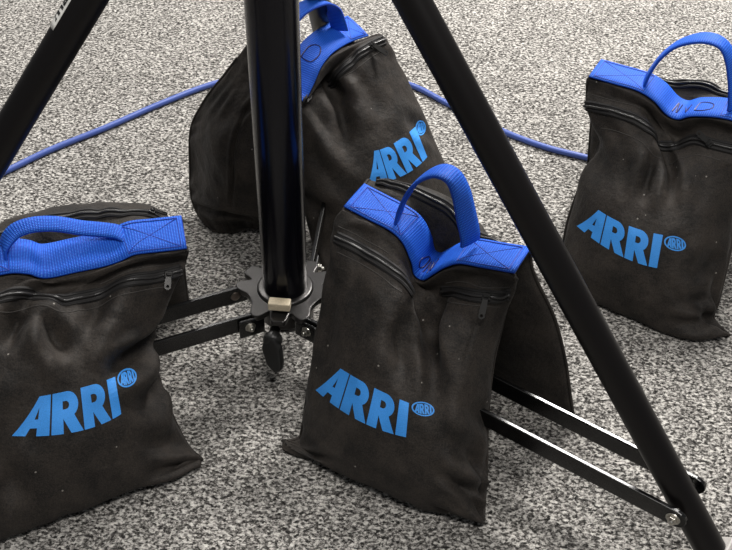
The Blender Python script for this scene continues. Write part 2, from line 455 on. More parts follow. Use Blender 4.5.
class Bag:
    def __init__(s, label, ridge, strap_px, tilt, half=.025):
        """ridge: two seen points with heights; strap_px: the strap's centre line as seen"""
        s.R0, s.R1 = atz(*ridge[0]), atz(*ridge[1])
        s.e1 = unit((s.R1 - s.R0) * V([1, 1, 0])); s.e2 = V([-s.e1[1], s.e1[0], 0]); s.up = V([0, 0, 1.])
        mid = (s.R0 + s.R1) / 2
        s.loc = (float(mid[0]), float(mid[1]), 0.0)
        s.root = thing('sandbag', label, 'sandbag', s.loc, 'black canvas sandbags')
        s.half = half
        s.strap_c = V([onplane(x, y, s.R0, s.e2) for x, y in strap_px])
        tl = np.interp(np.linspace(0, 1, len(strap_px)), np.linspace(0, 1, len(tilt)), tilt) if not np.isscalar(tilt) else np.full(len(strap_px), tilt)
        s.tilt = tl
    def strap_at(s, t):
        C = crom(s.strap_c, t); a = np.radians(np.interp(np.asarray(t) if not np.isscalar(t) else np.linspace(0, len(s.tilt) - 1, t), np.arange(len(s.tilt)), s.tilt))
        T = np.gradient(C, axis=0) if len(C) > 2 else None
        W = np.cos(a)[:, None] * s.e2 + np.sin(a)[:, None] * s.up
        return C, W
    def build_strap(s):
        n = 90; C, W = s.strap_at(n)
        T = np.gradient(C, axis=0); T /= np.linalg.norm(T, axis=1)[:, None]
        W = W - T * (W * T).sum(1)[:, None]; W /= np.linalg.norm(W, axis=1)[:, None]
        N = np.cross(T, W)
        s.SC, s.SW, s.SN = C, W, N
        v, f, uv = band_data(C - W * s.half, C + W * s.half, N, .0022)
        s.strap = link('webbing_strap', v, f, 'blue_webbing', s.root, uv, loc=s.loc); fix_normals(s.strap)
    def on_strap(s, a, b, off=.0022):
        """a: 0..1 along, b: -1..1 across"""
        a = np.asarray(a, float) * (len(s.SC) - 1); b = np.asarray(b, float)
        f = lambda A: np.stack([np.interp(a, np.arange(len(A)), A[:, k]) for k in range(3)], 1)
        return f(s.SC) + f(s.SW) * (b * s.half)[:, None] + f(s.SN) * off
    def stitch(s, boxes):
        for a0, a1 in boxes:
            mb = MB()
            for p, q in (((a0, -.85), (a1, -.85)), ((a1, -.85), (a1, .85)), ((a1, .85), (a0, .85)), ((a0, .85), (a0, -.85)), ((a0, -.85), (a1, .85)), ((a0, .85), (a1, -.85))):
                t = np.linspace(0, 1, 16); mb.tube(s.on_strap(p[0] + (q[0] - p[0]) * t, p[1] + (q[1] - p[1]) * t, .0016), .0006, 6)
            mb.build('stitching', 'blue_stitch', s.strap, smooth=True, loc=s.loc)
    def ink(s, strokes):
        mb = MB()
        for st in strokes:
            st = V(st, float); p = crom(st, 24) if len(st) > 3 else resample(st, 16)
            mb.tube(s.on_strap(p[:, 0], p[:, 1], .0016), .0012, 6)
        mb.build('marker_writing', 'marker_ink', s.strap, smooth=True, loc=s.loc)
    def handle(s, pts, wdir, width=.027, off=0.):
        """pts: seen centre line on the ridge's upright plane (shifted by the third number); wdir: list of (across, along, up) mixes"""
        C = V([onplane(p[0], p[1], s.R0 + s.e2 * (p[2] if len(p) > 2 else off), s.e2) for p in pts]); n = 80
        C = crom(C, n); wd = crom(V(wdir, float), n)
        W = wd[:, :1] * s.e2 + wd[:, 1:2] * s.e1 + wd[:, 2:] * s.up
        T = np.gradient(C, axis=0); T /= np.linalg.norm(T, axis=1)[:, None]
        W = W - T * (W * T).sum(1)[:, None]; W /= np.linalg.norm(W, axis=1)[:, None]; N = np.cross(T, W)
        v, f, uv = band_data(C - W * width / 2, C + W * width / 2, N, .0036)
        o = link('carry_handle', v, f, 'blue_webbing', s.root, uv, loc=s.loc); fix_normals(o); return o
    def plane(s, g0, g1, top=None):
        a, b = atz(*g0), atz(*g1); t = (s.R0 + s.R1) / 2 if top is None else atz(*top)
        n = unit(np.cross(b - a, t - a)); 
        if n @ (CAM - a) < 0: n = -n
        return a, n
    def front_net(s, tk, rows, g0, g1, drop=.003, top=None):
        a, n = s.plane(g0, g1, top); C, W = s.strap_at(tk)
        net = [C - s.up * (drop + .001), C - W * s.half - s.up * drop]
        for r in rows: net.append([onplane(x, y, a + n * d, n) for x, y, d in r])
        # the cloth turns under at the floor
        nh = unit(n * V([1, 1, 0])); last = net[-1]
        net.append([V([p[0], p[1], .004]) - nh * (.028 if 0 < i < len(last) - 1 else .004) for i, p in enumerate(last)])
        return s.round_sides(net, n)
    def round_sides(s, net, n, amt=.013):
        out = []
        for k, r in enumerate(net):
            q = amt * min(1, max(0, (k - 1) / 2.)) * (.3 if k >= len(net) - 2 else 1)
            out.append([r[0], r[0] * .85 + r[1] * .15 + n * q] + list(r[1:-1]) + [r[-1] * .85 + r[-2] * .15 + n * q, r[-1]])
        return out
    def rear_net(s, tk, rows, shift=None, drop=.003):
        """rows: lists of (along 0..1 of the ridge, outward, height); given left to right as seen from the front, turned round here"""
        C, W = s.strap_at(tk)
        net = [C - s.up * (drop + .001), C + W * s.half - s.up * drop]
        L = np.linalg.norm((s.R1 - s.R0) * V([1, 1, 0])); base = s.R0 * V([1, 1, 0])
        for r in rows: net.append([base + s.e1 * (a * L) + s.e2 * o + s.up * h for a, o, h in r])
        return [list(reversed(list(r))) for r in net]
    def under_strap(s, P, gap=.0032):
        P = P.copy(); ps = (P - s.R0) @ s.e1; pw = (P - s.R0) @ s.e2
        cs = (s.SC - s.R0) @ s.e1; cw = (s.SC - s.R0) @ s.e2
        for k in range(len(P)):
            near = np.abs(cs - ps[k]) < .006
            if not near.any(): continue
            ce = np.maximum(.3, s.SW[near] @ s.e2); x = (pw[k] - cw[near]) / ce
            ok = np.abs(x) < s.half + .0025
            if ok.any():
                P[k, 2] = min(P[k, 2], (s.SC[near, 2] + np.clip(x, -s.half, s.half) * s.SW[near, 2])[ok].min() - gap)
        return P
    def pouch(s, net, depth, wr=None, nu=96, nv=110):
        S = Surf(net, nu, nv)
        if wr: S.displace(wr)
        # keep the canvas under the webbing
        K = int(S.nv * .4); S.G[:K] = s.under_strap(S.G[:K].reshape(-1, 3)).reshape(K, S.nu, 3); S.renorm()
        S.keep = s.under_strap
        o = S.closed('pouch', 'black_canvas', s.root, depth, s.loc)
        return S, o
    def zipper(s, S, pouch, segs, pull_at=None, pull_dir=(0, 1), pull_len=.026, uvmode=False, flip=False):
        for seg in segs:
            uv = V(seg, float) if uvmode else S.find(V(seg, float))
            uv = resample(crom(uv, 60), 70); uv[:, 0] = np.clip(uv[:, 0], .025, .975); uv = resample(np.clip(uv, 0, 1), 70)
            v, f, q = surf_band(S, uv, .017, .0005, .0014)
            o = link('zipper', v, f, 'zip_tape', pouch, q, loc=s.loc); fix_normals(o)
            P = S.at(uv, .0030); P = resample(P, max(12, int(np.linalg.norm(np.diff(P, axis=0), axis=1).sum() / .0011)))
            rr = np.where(np.arange(len(P)) % 2 == 0, .0024, .0016)
            v, f = tube_data(P, rr, 8); link('zipper_teeth', v, f, 'zip_teeth', pouch, loc=s.loc)
            # folded lips beside the teeth
            for sd in (-1, 1):
                T = np.gradient(S.at(uv), axis=0); T /= np.linalg.norm(T, axis=1)[:, None]; X = np.cross(S.nrm(uv), T)
                Q = S.at(uv, .0014) + X * sd * .0060
                v, f = tube_data(Q, .0013, 8); link('zipper_flap', v, f, 'zip_tape', pouch, loc=s.loc)
        if pull_at is not None:
            uv = V([pull_at], float) if uvmode else S.find([pull_at])
            P = S.at(uv, .004)[0]; N = S.nrm(uv)[0]
            if uvmode: D = S.at(uv + [[pull_dir[0] * .05, pull_dir[1] * .05]])[0] - S.at(uv)[0]
            else:
                q = S.find([V(pull_at, float) + V(pull_dir, float) * 8]); D = S.at(q)[0] - S.at(uv)[0]
            D = unit(D - N * (D @ N)); X = np.cross(N, D)
            mb = MB(); mb.box(P, (X, D, N), (.0055, .0045, .0022)); mb.box(P + N * .003, (X, D, N), (.0035, .0016, .0022))
            mb.build('zipper_slider', 'zip_metal', pouch, bev=.001, loc=s.loc)
            c = P + N * .0035 + D * .004; w = .0042; h = pull_len
            Dt = unit(D + N * .08); Nt = unit(np.cross(X, Dt) * (1 if np.cross(X, Dt) @ N > 0 else -1))
            outer = [(-w * .8, 0), (w * .8, 0), (w, h * .4), (w, h - w)] + [(w * math.cos(a), h - w + w * math.sin(a)) for a in np.linspace(.3, math.pi - .3, 7)] + [(-w, h - w), (-w, h * .4)]
            hole = [(.5 * w * math.cos(a), h - w * 1.1 + .5 * w * math.sin(a)) for a in np.linspace(0, 2 * math.pi, 12, endpoint=False)]
            vs, fs = flat_mesh([[outer, hole]], .02)
            P1 = [c + X * a + Dt * b + Nt * .0008 for a, b, _ in vs]; P2 = [p - Nt * .0018 for p in P1]; n = len(vs); cnt = {}
            for f in fs:
                for a, b in zip(f, f[1:] + f[:1]): cnt.setdefault((min(a, b), max(a, b)), []).append((a, b))
            F = [tuple(f) for f in fs] + [tuple(i + n for i in f[::-1]) for f in fs] + [(l[0][1], l[0][0], l[0][0] + n, l[0][1] + n) for l in cnt.values() if len(l) == 1]
            o = link('zipper_pull', P1 + P2, F, 'zip_metal', pouch, smooth=False, loc=s.loc); fix_normals(o)
    def thread(s, S, pouch, lines, uvmode=False):
        for ln in lines:
            mb = MB()
            uv = V(ln, float) if uvmode else S.find(V(ln, float))
            uv = np.clip(crom(uv, 60) if len(uv) > 2 else resample(uv, 60), 0, 1); mb.tube(S.at(uv, .0002), .00055, 6)
            mb.build('seam_stitching', 'grey_thread', pouch, smooth=True, loc=s.loc)
    def piping(s, S, pouch, sides=('l', 'r', 'b'), r=.0022):
        mb = MB()
        if 'l' in sides: mb.tube(S.G[8:, 0], r, 8)
        if 'r' in sides: mb.tube(S.G[8:, -1], r, 8)
        if 'b' in sides: mb.tube(np.maximum(S.G[-1], V([-9, -9, .004])), r, 8)
        mb.build('seam_piping', 'black_canvas', pouch, smooth=True, loc=s.loc)

def rear_rows(prof, cols, bulge, taper=0., end_in=.02):
    """prof: [(outward, height)], cols: along positions; the ends are pulled in and rounded"""
    rows = []
    for k, (o, h) in enumerate(prof):
        row = []
        for i, a in enumerate(cols):
            e = (2 * i / (len(cols) - 1) - 1) ** 2
            row.append((a, o - end_in * e ** 2 * (1 if o > .03 else .3) + bulge[k] * (1 - e), h - taper * e))
        rows.append(row)
    return rows

# ---- bag in front of the column -------------------------------------------------
A = Bag('black sandbag with blue handle in front of the column, its handle standing upright', ((354, 195, .30), (523, 260, .30)),
        [(354, 195), (377, 207), (400, 219), (413, 231), (421, 248), (425, 262), (432, 266), (442, 261), (453, 255), (468, 251), (493, 255), (523, 260)],
        [8, 8, 6, 10, 18, 18, 14, 10, 8, 6, 6, 6])
A.build_strap(); A.stitch([(.02, .24), (.80, .98)])
ta = [0, 1.5, 3.0, 5.4, 8.6, 11]
A.ink([[(.415, -.1), (.44, .35), (.475, .2), (.475, -.3), (.445, -.55), (.415, -.4), (.413, -.1)], [(.50, -.55), (.52, .25), (.535, -.3)], [(.545, -.6), (.56, .2), (.575, -.5), (.60, .3)]])
A.handle([(398, 222), (400, 212), (404, 202), (413, 187), (425, 176), (440, 171), (453, 177), (461, 193), (466, 215), (470, 234), (470, 243)],
         [(1, -.2, 0), (1, -.2, 0), (1, -.1, 0), (1, 0, 0), (1, 0, 0), (1, 0, 0), (1, .05, 0), (1, .25, 0), (1, .4, 0), (1, .4, 0), (1, .4, 0)], .030)
netA = A.front_net(ta, [
    [(337, 222, -.004), (362, 234, .004), (396, 254, .006), (428, 291, -.034), (472, 277, .004), (517, 280, -.004)],
    [(334, 240, -.012), (359, 254, .012), (396, 280, .020), (428, 305, -.026), (470, 298, .012), (511, 297, -.012)],
    [(326, 285, -.020), (356, 297, .022), (392, 316, .032), (431, 330, -.006), (470, 328, .022), (502, 327, -.020)],
    [(316, 340, -.024), (350, 352, .034), (388, 364, .044), (426, 374, .026), (462, 374, .032), (493, 368, -.024)],
    [(307, 395, -.026), (345, 407, .040), (383, 418, .052), (420, 427, .050), (457, 430, .040), (488, 420, -.026)],
    [(302, 428, -.030), (341, 448, .034), (379, 462, .046), (417, 473, .046), (454, 480, .036), (487, 470, -.022)],
    [(297, 443, -.030), (337, 463, .028), (376, 478, .036), (415, 491, .036), (452, 500, .030), (485, 497, -.012)],
    [(283, 441, -.012), (333, 474, .016), (374, 490, .018), (413, 503, .018), (450, 515, .016), (484, 519, .004)],
], (300, 457, .006), (482, 519, .006))
SA, pA = A.pouch(netA, .04, wrinkle(1.3, .0045, [((.50, .22), (.62, .55), .035, -.008), ((.56, .30), (.40, .62), .05, -.004), ((1.0, .93), (.72, .72), .03, -.005), ((1.0, .86), (.78, .62), .025, -.004), ((.98, .99), (.62, .86), .03, -.004), ((0, .93), (.25, .80), .03, -.004), ((.0, .3), (.22, .42), .03, -.003)], seen=[((442, 296), (426, 352), .030, -.009), ((456, 312), (442, 372), .035, .005), ((392, 322), (414, 372), .05, -.005), ((486, 470), (438, 436), .028, -.005), ((485, 498), (438, 474), .025, -.005), ((488, 436), (458, 396), .03, -.004), ((330, 300), (322, 370), .04, -.003)]))
A.zipper(SA, pA, [[(336, 237), (356, 247), (381, 262), (399, 275), (412, 294)], [(442, 291), (466, 294), (489, 297), (510, 295)]], (487, 297), (-2, 10))
A.thread(SA, pA, [[(337, 252), (356, 261), (382, 277), (402, 292)], [(338, 226), (362, 238), (388, 253)], [(447, 303), (470, 305), (500, 307)], [(446, 283), (480, 287), (510, 287)]])
A.piping(SA, pA, ('l', 'r', 'b'), .0018)
add_logo(SA, pA, A.loc, [(328, 360), (367, 384), (409, 403)], [(316, 390), (358, 420), (406, 437)], (423, 409), (11.5, 1.5), (-.5, -7.2))
rA = A.rear_net([0, 1.5, 4, 6, 8.6, 11], [
    [(-.01, .040, .297), (.2, .055, .303), (.42, .062, .298), (.62, .052, .280), (.84, .032, .278), (1.0, .028, .282)],
    [(-.01, .055, .275), (.2, .078, .282), (.42, .085, .274), (.64, .072, .252), (.87, .040, .245), (1.05, .030, .25)],
    [(-.02, .08, .21), (.2, .11, .21), (.44, .12, .20), (.70, .11, .19), (.97, .07, .19), (1.17, .04, .19)],
    [(-.02, .10, .13), (.2, .14, .12), (.46, .15, .12), (.76, .13, .12), (1.08, .085, .12), (1.27, .045, .12)],
    [(-.02, .11, .06), (.22, .14, .05), (.48, .15, .05), (.80, .125, .05), (1.14, .08, .05), (1.35, .046, .05)],
    [(-.02, .07, .008), (.22, .07, .006), (.48, .065, .006), (.8, .055, .006), (1.14, .045, .006), (1.40, .050, .008)]])
SA2, pA2 = A.pouch(rA, .035, wrinkle(5.1, .004, [((.3, .3), (.5, .7), .05, -.004)]), 70, 80)
A.zipper(SA2, pA2, [[(.95, .27), (.7, .25), (.5, .26), (.3, .25), (.05, .27)]], (.12, .265), (0, 1), uvmode=True)
A.piping(SA2, pA2, ('l', 'r', 'b'), .0022)

# ---- bag on the left -----------------------------------------------------------
B = Bag('black sandbag at the left edge with its blue handle flopped down flat', ((-45, 268, .27), (184, 232, .27)),
        [(-45, 268), (-20, 262), (8, 256), (28, 257), (45, 261), (75, 255), (100, 250), (116, 245), (132, 238), (158, 235), (184, 232)], [22] * 11)
B.build_strap(); B.stitch([(.02, .20), (.76, .98)])
tb = [0, 2.0, 4.0, 5.5, 8.0, 10]
B.handle([(8, 262), (5, 246, .008), (14, 232, .016), (32, 225, .02), (56, 224, .022), (82, 228, .02), (104, 230, .016), (119, 233, .010), (129, 243, .004), (129, 255)],
         [(1, 0, .3), (1, -.1, .5), (1, -.1, .7), (1, 0, .7), (1, 0, .7), (1, 0, .6), (1, 0, .5), (1, .1, .4), (1, .3, .3), (1, .4, .3)], .020)
netB = B.front_net(tb, [
    [(-49, 293, -.004), (-8, 285, .005), (32, 280, .002), (72, 287, -.006), (128, 266, .008), (187, 256, -.006)],
    [(-50, 308, -.012), (-10, 302, .012), (30, 295, .012), (70, 302, -.002), (128, 283, .014), (183, 272, -.012)],
    [(-51, 345, -.022), (-8, 335, .026), (35, 325, .028), (78, 322, .016), (121, 315, .020), (162, 312, -.026)],
    [(-52, 395, -.026), (-8, 380, .036), (36, 368, .044), (78, 358, .036), (117, 350, .026), (152, 346, -.034)],
    [(-54, 448, -.026), (-9, 430, .040), (36, 416, .050), (80, 405, .050), (124, 396, .038), (166, 398, -.030)],
    [(-56, 500, -.026), (-8, 484, .034), (38, 468, .046), (84, 456, .046), (130, 446, .036), (186, 442, -.030)],
    [(-56, 548, .002), (-5, 537, .014), (40, 523, .018), (88, 509, .018), (138, 491, .016), (201, 458, -.010)],
], (0, 533, .006), (190, 472, .006))
SB, pB = B.pouch(netB, .04, wrinkle(2.2, .005, [((.55, .20), (.30, .50), .04, -.007), ((.66, .22), (.62, .52), .04, -.006), ((1, .45), (.70, .62), .03, -.006), ((1, .55), (.74, .74), .03, -.005), ((.99, .92), (.74, .84), .025, -.006), ((.97, .99), (.70, .93), .025, -.004), ((.2, .95), (.36, .75), .03, -.003), ((.42, .6), (.20, .8), .04, -.003)], seen=[((18, 308), (4, 352), .055, -.010), ((36, 312), (70, 360), .035, -.009), ((112, 318), (92, 372), .05, .006), ((152, 338), (104, 374), .030, -.007), ((160, 362), (124, 412), .028, -.006), ((180, 440), (138, 446), .03, -.005), ((2, 470), (30, 500), .035, -.005), ((80, 350), (40, 380), .05, .004)]))
B.zipper(SB, pB, [[(-48, 306), (-10, 301), (30, 294), (60, 300), (90, 296), (132, 280), (160, 276), (181, 270)]], (168, 275), (1, 8), .017)
B.thread(SB, pB, [[(-40, 318), (0, 312), (35, 306), (64, 312), (95, 308), (135, 292), (165, 287)], [(100, 284), (134, 270), (180, 262)]])
B.piping(SB, pB, ('r', 'b'), .0018)
add_logo(SB, pB, B.loc, [(22, 399), (72, 390), (115, 377)], [(12, 436), (75, 432), (121, 414)], (127, 378), (9.5, -3.5), (-2.2, -8.8))
rB = B.rear_net([0, 2, 4, 6, 8, 10], rear_rows([(.050, .285), (.082, .272), (.125, .21), (.150, .13), (.165, .06), (.165, .008)], [-.03, .2, .4, .62, .84, 1.0], [.006, .012, .03, .04, .03, .0], .026, .03))
SB2, pB2 = B.pouch(rB, .055, wrinkle(6.4, .004), 70, 80)
B.zipper(SB2, pB2, [[(.95, .27), (.7, .27), (.5, .27), (.3, .27), (.05, .27)]], (.16, .27), (-1, .1), .016, uvmode=True)
B.piping(SB2, pB2, ('l', 'r', 'b'), .002)

# ---- bag behind the column -------------------------------------------------------
C_ = Bag('black sandbag behind the column, straddling the rear brace, partly hidden', ((266, 94, .30), (361, 25, .30)),
         [(266, 94), (280, 92), (292, 92), (300, 78), (308, 60), (318, 47), (330, 38), (343, 31), (358, 26)], [15, 15, 15, 15, 15, 15, 18, 24, 26])
C_.build_strap(); C_.stitch([(.02, .2), (.86, .985)])
C_.ink([[(.50, .5), (.60, .4), (.63, -.1), (.57, -.45), (.50, -.3), (.49, .1), (.50, .5)]])
C_.handle([(286, 74), (282, 48), (286, 28), (296, 14), (309, 5), (322, 2), (332, 8), (337, 20), (340, 30)],
          [(1, .1, 0), (1, .1, 0), (1, .1, 0), (1, .2, 0), (1, .2, 0), (1, 0, 0), (1, -.2, 0), (1, -.3, 0), (1, -.3, 0)], .028)
netC = C_.front_net([0, 1.4, 2.8, 4.2, 5.6, 7], [
    [(284, 100, -.01), (302, 84, .004), (322, 76, -.012), (344, 58, .006), (362, 43, .006), (378, 35, -.006)],
    [(286, 112, -.016), (307, 96, .010), (327, 90, -.012), (348, 70, .014), (368, 54, .014), (386, 43, -.014)],
    [(293, 140, -.022), (316, 121, .022), (338, 107, .014), (358, 89, .026), (379, 74, .020), (396, 63, -.022)],
    [(298, 172, -.026), (324, 155, .030), (350, 138, .036), (374, 120, .038), (396, 105, .026), (412, 96, -.026)],
    [(304, 205, -.026), (333, 190, .036), (361, 173, .046), (388, 155, .046), (411, 141, .034), (429, 132, -.026)],
    [(312, 238, -.026), (342, 225, .030), (371, 210, .040), (399, 193, .040), (424, 178, .032), (444, 168, -.022)],
    [(322, 268, .004), (350, 257, .014), (380, 246, .016), (408, 234, .016), (436, 222, .014), (458, 212, .004)],
], (322, 268, .012), (458, 212, .012))
SC, pC = C_.pouch(netC, .03, wrinkle(3.7, .0042, [((.40, .2), (.52, .5), .04, -.008), ((.25, .3), (.42, .62), .04, -.004), ((.0, .6), (.3, .75), .03, -.003)], seen=[((328, 92), (352, 142), .040, -.008), ((345, 84), (372, 130), .05, .005), ((308, 150), (340, 190), .04, -.004), ((430, 134), (404, 120), .03, -.004)]))
C_.zipper(SC, pC, [[(300, 94), (309, 84), (318, 79)], [(329, 84), (338, 74), (350, 63), (366, 49), (384, 40)]], (371, 46), (7, 8))
C_.thread(SC, pC, [[(336, 88), (356, 69), (380, 52)], [(335, 70), (350, 55), (372, 40)]])
C_.piping(SC, pC, ('l', 'r', 'b'), .0018)
add_logo(SC, pC, C_.loc, [(367, 151), (389, 146), (415, 127)], [(368, 184), (402, 176), (427, 157)], (420.5, 128), (5.0, -1.6), (-1.0, -7.4))
a_, n_ = C_.plane((200, 222, .008), (282, 232, .008), (262, 70, .30))
def pl(rows): return [[onplane(x, y, a_ + n_ * d, n_) for x, y, d in r] for r in rows]
netC2 = pl([
    [(247, 44, -.02), (256, 54, -.01), (266, 66, -.005), (282, 76, -.005), (298, 80, -.02)],
    [(228, 70, -.02), (242, 78, .002), (260, 86, .01), (280, 92, .01), (297, 98, -.02)],
    [(204, 102, -.028), (224, 112, .018), (248, 118, .028), (272, 124, .02), (292, 128, -.02)],
    [(191, 128, -.034), (214, 140, .030), (240, 149, .040), (266, 155, .026), (287, 158, -.025)],
    [(190, 166, -.034), (214, 175, .038), (240, 182, .046), (266, 186, .030), (285, 188, -.025)],
    [(193, 203, -.024), (214, 209, .030), (240, 213, .038), (266, 215, .024), (285, 214, -.02)],
    [(214, 240, .012), (226, 237, .012), (246, 228, .008), (268, 230, .004), (285, 236, 0.)],
])
SC2, pC2 = C_.pouch(netC2, .05, wrinkle(8.8, .004, [((.45, .28), (.42, .82), .02, -.004), ((.02, .84), (.6, .88), .02, -.006), ((.55, .22), (.42, .34), .03, -.004)]), 80, 90)
C_.piping(SC2, pC2, ('l', 'b'), .002)

# ---- bag on the right ------------------------------------------------------------
D = Bag('black sandbag at the right edge, standing clear of the light stand, handle upright', ((595, 68, .30), (775, 122, .30)),
        [(595, 68), (620, 75), (644, 82), (660, 92), (672, 105), (683, 110), (697, 107), (724, 108), (750, 114), (775, 122)], [8] * 10)
D.build_strap(); D.stitch([(.02, .25), (.78, .98)])
D.ink([[(.475, -.55), (.485, .45), (.515, -.5), (.53, .4)], [(.585, .1), (.605, -.5), (.63, .25)], [(.665, -.45), (.68, .35), (.73, .25), (.735, -.25), (.70, -.5), (.665, -.45)]])
D.handle([(641, 92), (645, 82), (652, 69), (663, 55), (680, 43), (703, 38), (721, 43), (730, 57), (734, 80), (734, 100), (733, 108)],
         [(1, -.3, 0), (1, -.3, 0), (1, -.2, 0), (1, -.1, 0), (1, 0, .05), (1, 0, .12), (1, 0, .05), (1, .2, 0), (1, .3, 0), (1, .3, 0), (1, .3, 0)], .028)
netD = D.front_net([0, 1.5, 3.0, 4.6, 6.6, 9], [
    [(587, 90, -.004), (612, 98, .004), (642, 108, .004), (674, 136, -.018), (706, 128, .002), (768, 140, -.004)],
    [(589, 106, -.012), (615, 113, .010), (646, 126, .010), (672, 148, -.012), (703, 144, .008), (758, 154, -.014)],
    [(600, 138, -.022), (623, 145, .016), (649, 156, .022), (675, 170, .006), (703, 173, .018), (750, 182, -.022)],
    [(582, 180, -.026), (608, 188, .028), (638, 196, .036), (668, 204, .034), (700, 210, .030), (737, 216, -.026)],
    [(567, 223, -.026), (596, 232, .036), (628, 240, .048), (660, 248, .048), (692, 254, .036), (729, 258, -.026)],
    [(562, 260, -.022), (592, 271, .034), (622, 281, .044), (654, 290, .044), (686, 297, .034), (719, 300, -.022)],
    [(565, 276, -.012), (596, 290, .026), (626, 302, .034), (658, 314, .034), (689, 321, .026), (714, 319, -.020)],
    [(570, 289, .004), (600, 305, .014), (630, 319, .016), (662, 333, .016), (692, 342, .014), (729, 334, -.006)],
], (570, 288, .006), (722, 340, .006))
SD, pD = D.pouch(netD, .04, wrinkle(4.4, .0042, [((.45, .2), (.6, .5), .04, -.007), ((1, .9), (.75, .7), .03, -.005), ((1, .8), (.78, .58), .03, -.004), ((.98, .98), (.65, .88), .03, -.004), ((.2, .35), (.4, .5), .04, -.003)], seen=[((656, 152), (640, 204), .04, -.007), ((690, 160), (676, 210), .05, .004), ((722, 258), (688, 274), .03, -.005), ((718, 288), (680, 306), .028, -.005), ((600, 142), (622, 186), .04, -.005), ((712, 318), (664, 322), .03, -.004)]))
D.zipper(SD, pD, [[(588, 105), (615, 112), (637, 120), (655, 136), (669, 146), (690, 140), (709, 143), (730, 148), (755, 153)]], (710, 144), (-6, -8), .022)
D.thread(SD, pD, [[(601, 128), (622, 133), (640, 141), (660, 158), (690, 156), (720, 160)], [(590, 94), (615, 101), (640, 108)]])
D.piping(SD, pD, ('l', 'r', 'b'), .0022)
add_logo(SD, pD, D.loc, [(588, 202), (622, 223), (663, 235)], [(577, 226), (617, 254), (657, 268)], (675, 243.5), (11, 1.5), (-.5, -7.4))
rD = D.rear_net([0, 1.5, 4, 6, 7.6, 9], [
    [(-.02, .028, .278), (.18, .032, .280), (.40, .046, .290), (.60, .056, .298), (.80, .046, .288), (1.0, .030, .28)],
    [(-.02, .030, .250), (.18, .045, .250), (.40, .066, .262), (.62, .076, .270), (.82, .066, .262), (1.02, .04, .25)],
    [(-.02, .05, .19), (.18, .085, .19), (.40, .11, .19), (.62, .115, .19), (.84, .105, .19), (1.04, .06, .19)],
    [(-.02, .07, .12), (.18, .12, .12), (.40, .14, .12), (.62, .145, .12), (.84, .135, .12), (1.05, .08, .12)],
    [(-.02, .09, .05), (.18, .135, .05), (.40, .15, .05), (.62, .155, .05), (.84, .145, .05), (1.06, .09, .05)],
    [(-.02, .09, .008), (.18, .13, .006), (.40, .145, .006), (.62, .145, .006), (.84, .135, .006), (1.06, .09, .008)]])
SD2, pD2 = D.pouch(rD, .06, wrinkle(7.7, .004), 70, 80)
D.zipper(SD2, pD2, [[(.95, .27), (.7, .25), (.5, .26), (.3, .25), (.05, .27)]], (.12, .265), (0, 1), uvmode=True)
D.piping(SD2, pD2, ('l', 'r', 'b'), .0022)

# ------------------------------------------------------------------ light stand
HUB = V([-.117, 1.076, 0.]); HZ = .103; RA = .614; SLOPE = .808
stand = thing('light_stand', 'black steel light stand with thick column, tube legs and paired flat braces', 'light stand', (HUB[0], HUB[1], 0.))
AZ = [math.radians(a) for a in (-34.38, -154.38, 85.62)]
def rad(a): return V([math.cos(a), math.sin(a), 0.])
def lat(a): return V([-math.sin(a), math.cos(a), 0.])
Z = V([0, 0, 1.])
SL = tuple(stand.location)
mb = MB().lathe(HUB, Z, [(.027, .052), (.031, .056), (.032, .062), (.032, 1.05)], 64)
column = mb.build('column', 'column_black', stand, smooth=True, loc=SL)
mb = MB().lathe(HUB, Z, [(.025, 1.05), (.025, 1.3), (.022, 1.31)], 48); mb.build('inner_column', 'bolt_steel', stand, smooth=True, loc=SL)
# spreader hub: star plate with scallops, ring and paired lugs
prof = []
for k in range(360):
    ph = math.radians(k); best = min(((ph - a + math.pi) % (2 * math.pi) - math.pi for a in AZ), key=abs); d = abs(math.degrees(best))
    keys = [(0, .054), (12, .056), (22, .069), (30, .074), (37, .069), (42, .054), (46, .052), (49, .064), (51, .073), (60, .071)]
    r = np.interp(d, [q[0] for q in keys], [q[1] for q in keys]); prof.append(r)
prof = np.convolve(np.r_[prof[-3:], prof, prof[:3]], np.ones(7) / 7, 'valid')
poly = [(r * math.cos(math.radians(k)), r * math.sin(math.radians(k))) for k, r in enumerate(prof)][::2]
mb = MB(); mb.prism(poly, HUB + Z * .108, V([1., 0, 0]), V([0, 1., 0]), Z, .010)
mb.lathe(HUB, Z, [(.033, .070), (.040, .071), (.0415, .09), (.0415, .119), (.039, .1225), (.033, .123)], 48)
hub = mb.build('spreader_hub', 'cast_black', stand, smooth=False, bev=.0018, loc=SL)
for a in AZ:
    for sd in (-1, 1):
        for q in (1,):
            MB().box(HUB + rad(a) * .066 + lat(a) * sd * (.030 + q * .0065) + Z * .097, (rad(a), lat(a), Z), (.019, .0024, .016)).build('hub_lug', 'bar_black', hub, bev=.002, loc=SL)
def hexbolt(c, ax, r, h, name, mat, parent):
    ax = unit(ax); u = unit(np.cross(ax, Z)); w = np.cross(ax, u)
    m = MB(); m.lathe(c, ax, [(r * 1.35, 0), (r * 1.35, h * .25)], 20)
    m.prism([(r * math.cos(k * math.pi / 3), r * math.sin(k * math.pi / 3)) for k in range(6)], c + ax * h * .25, u, w, ax, h * .75)
    m.lathe(c, ax, [(r * .5, h), (r * .5, h * 1.7), (r * .35, h * 1.85)], 14)
    return m.build(name, mat, parent, bev=.0005, loc=SL)
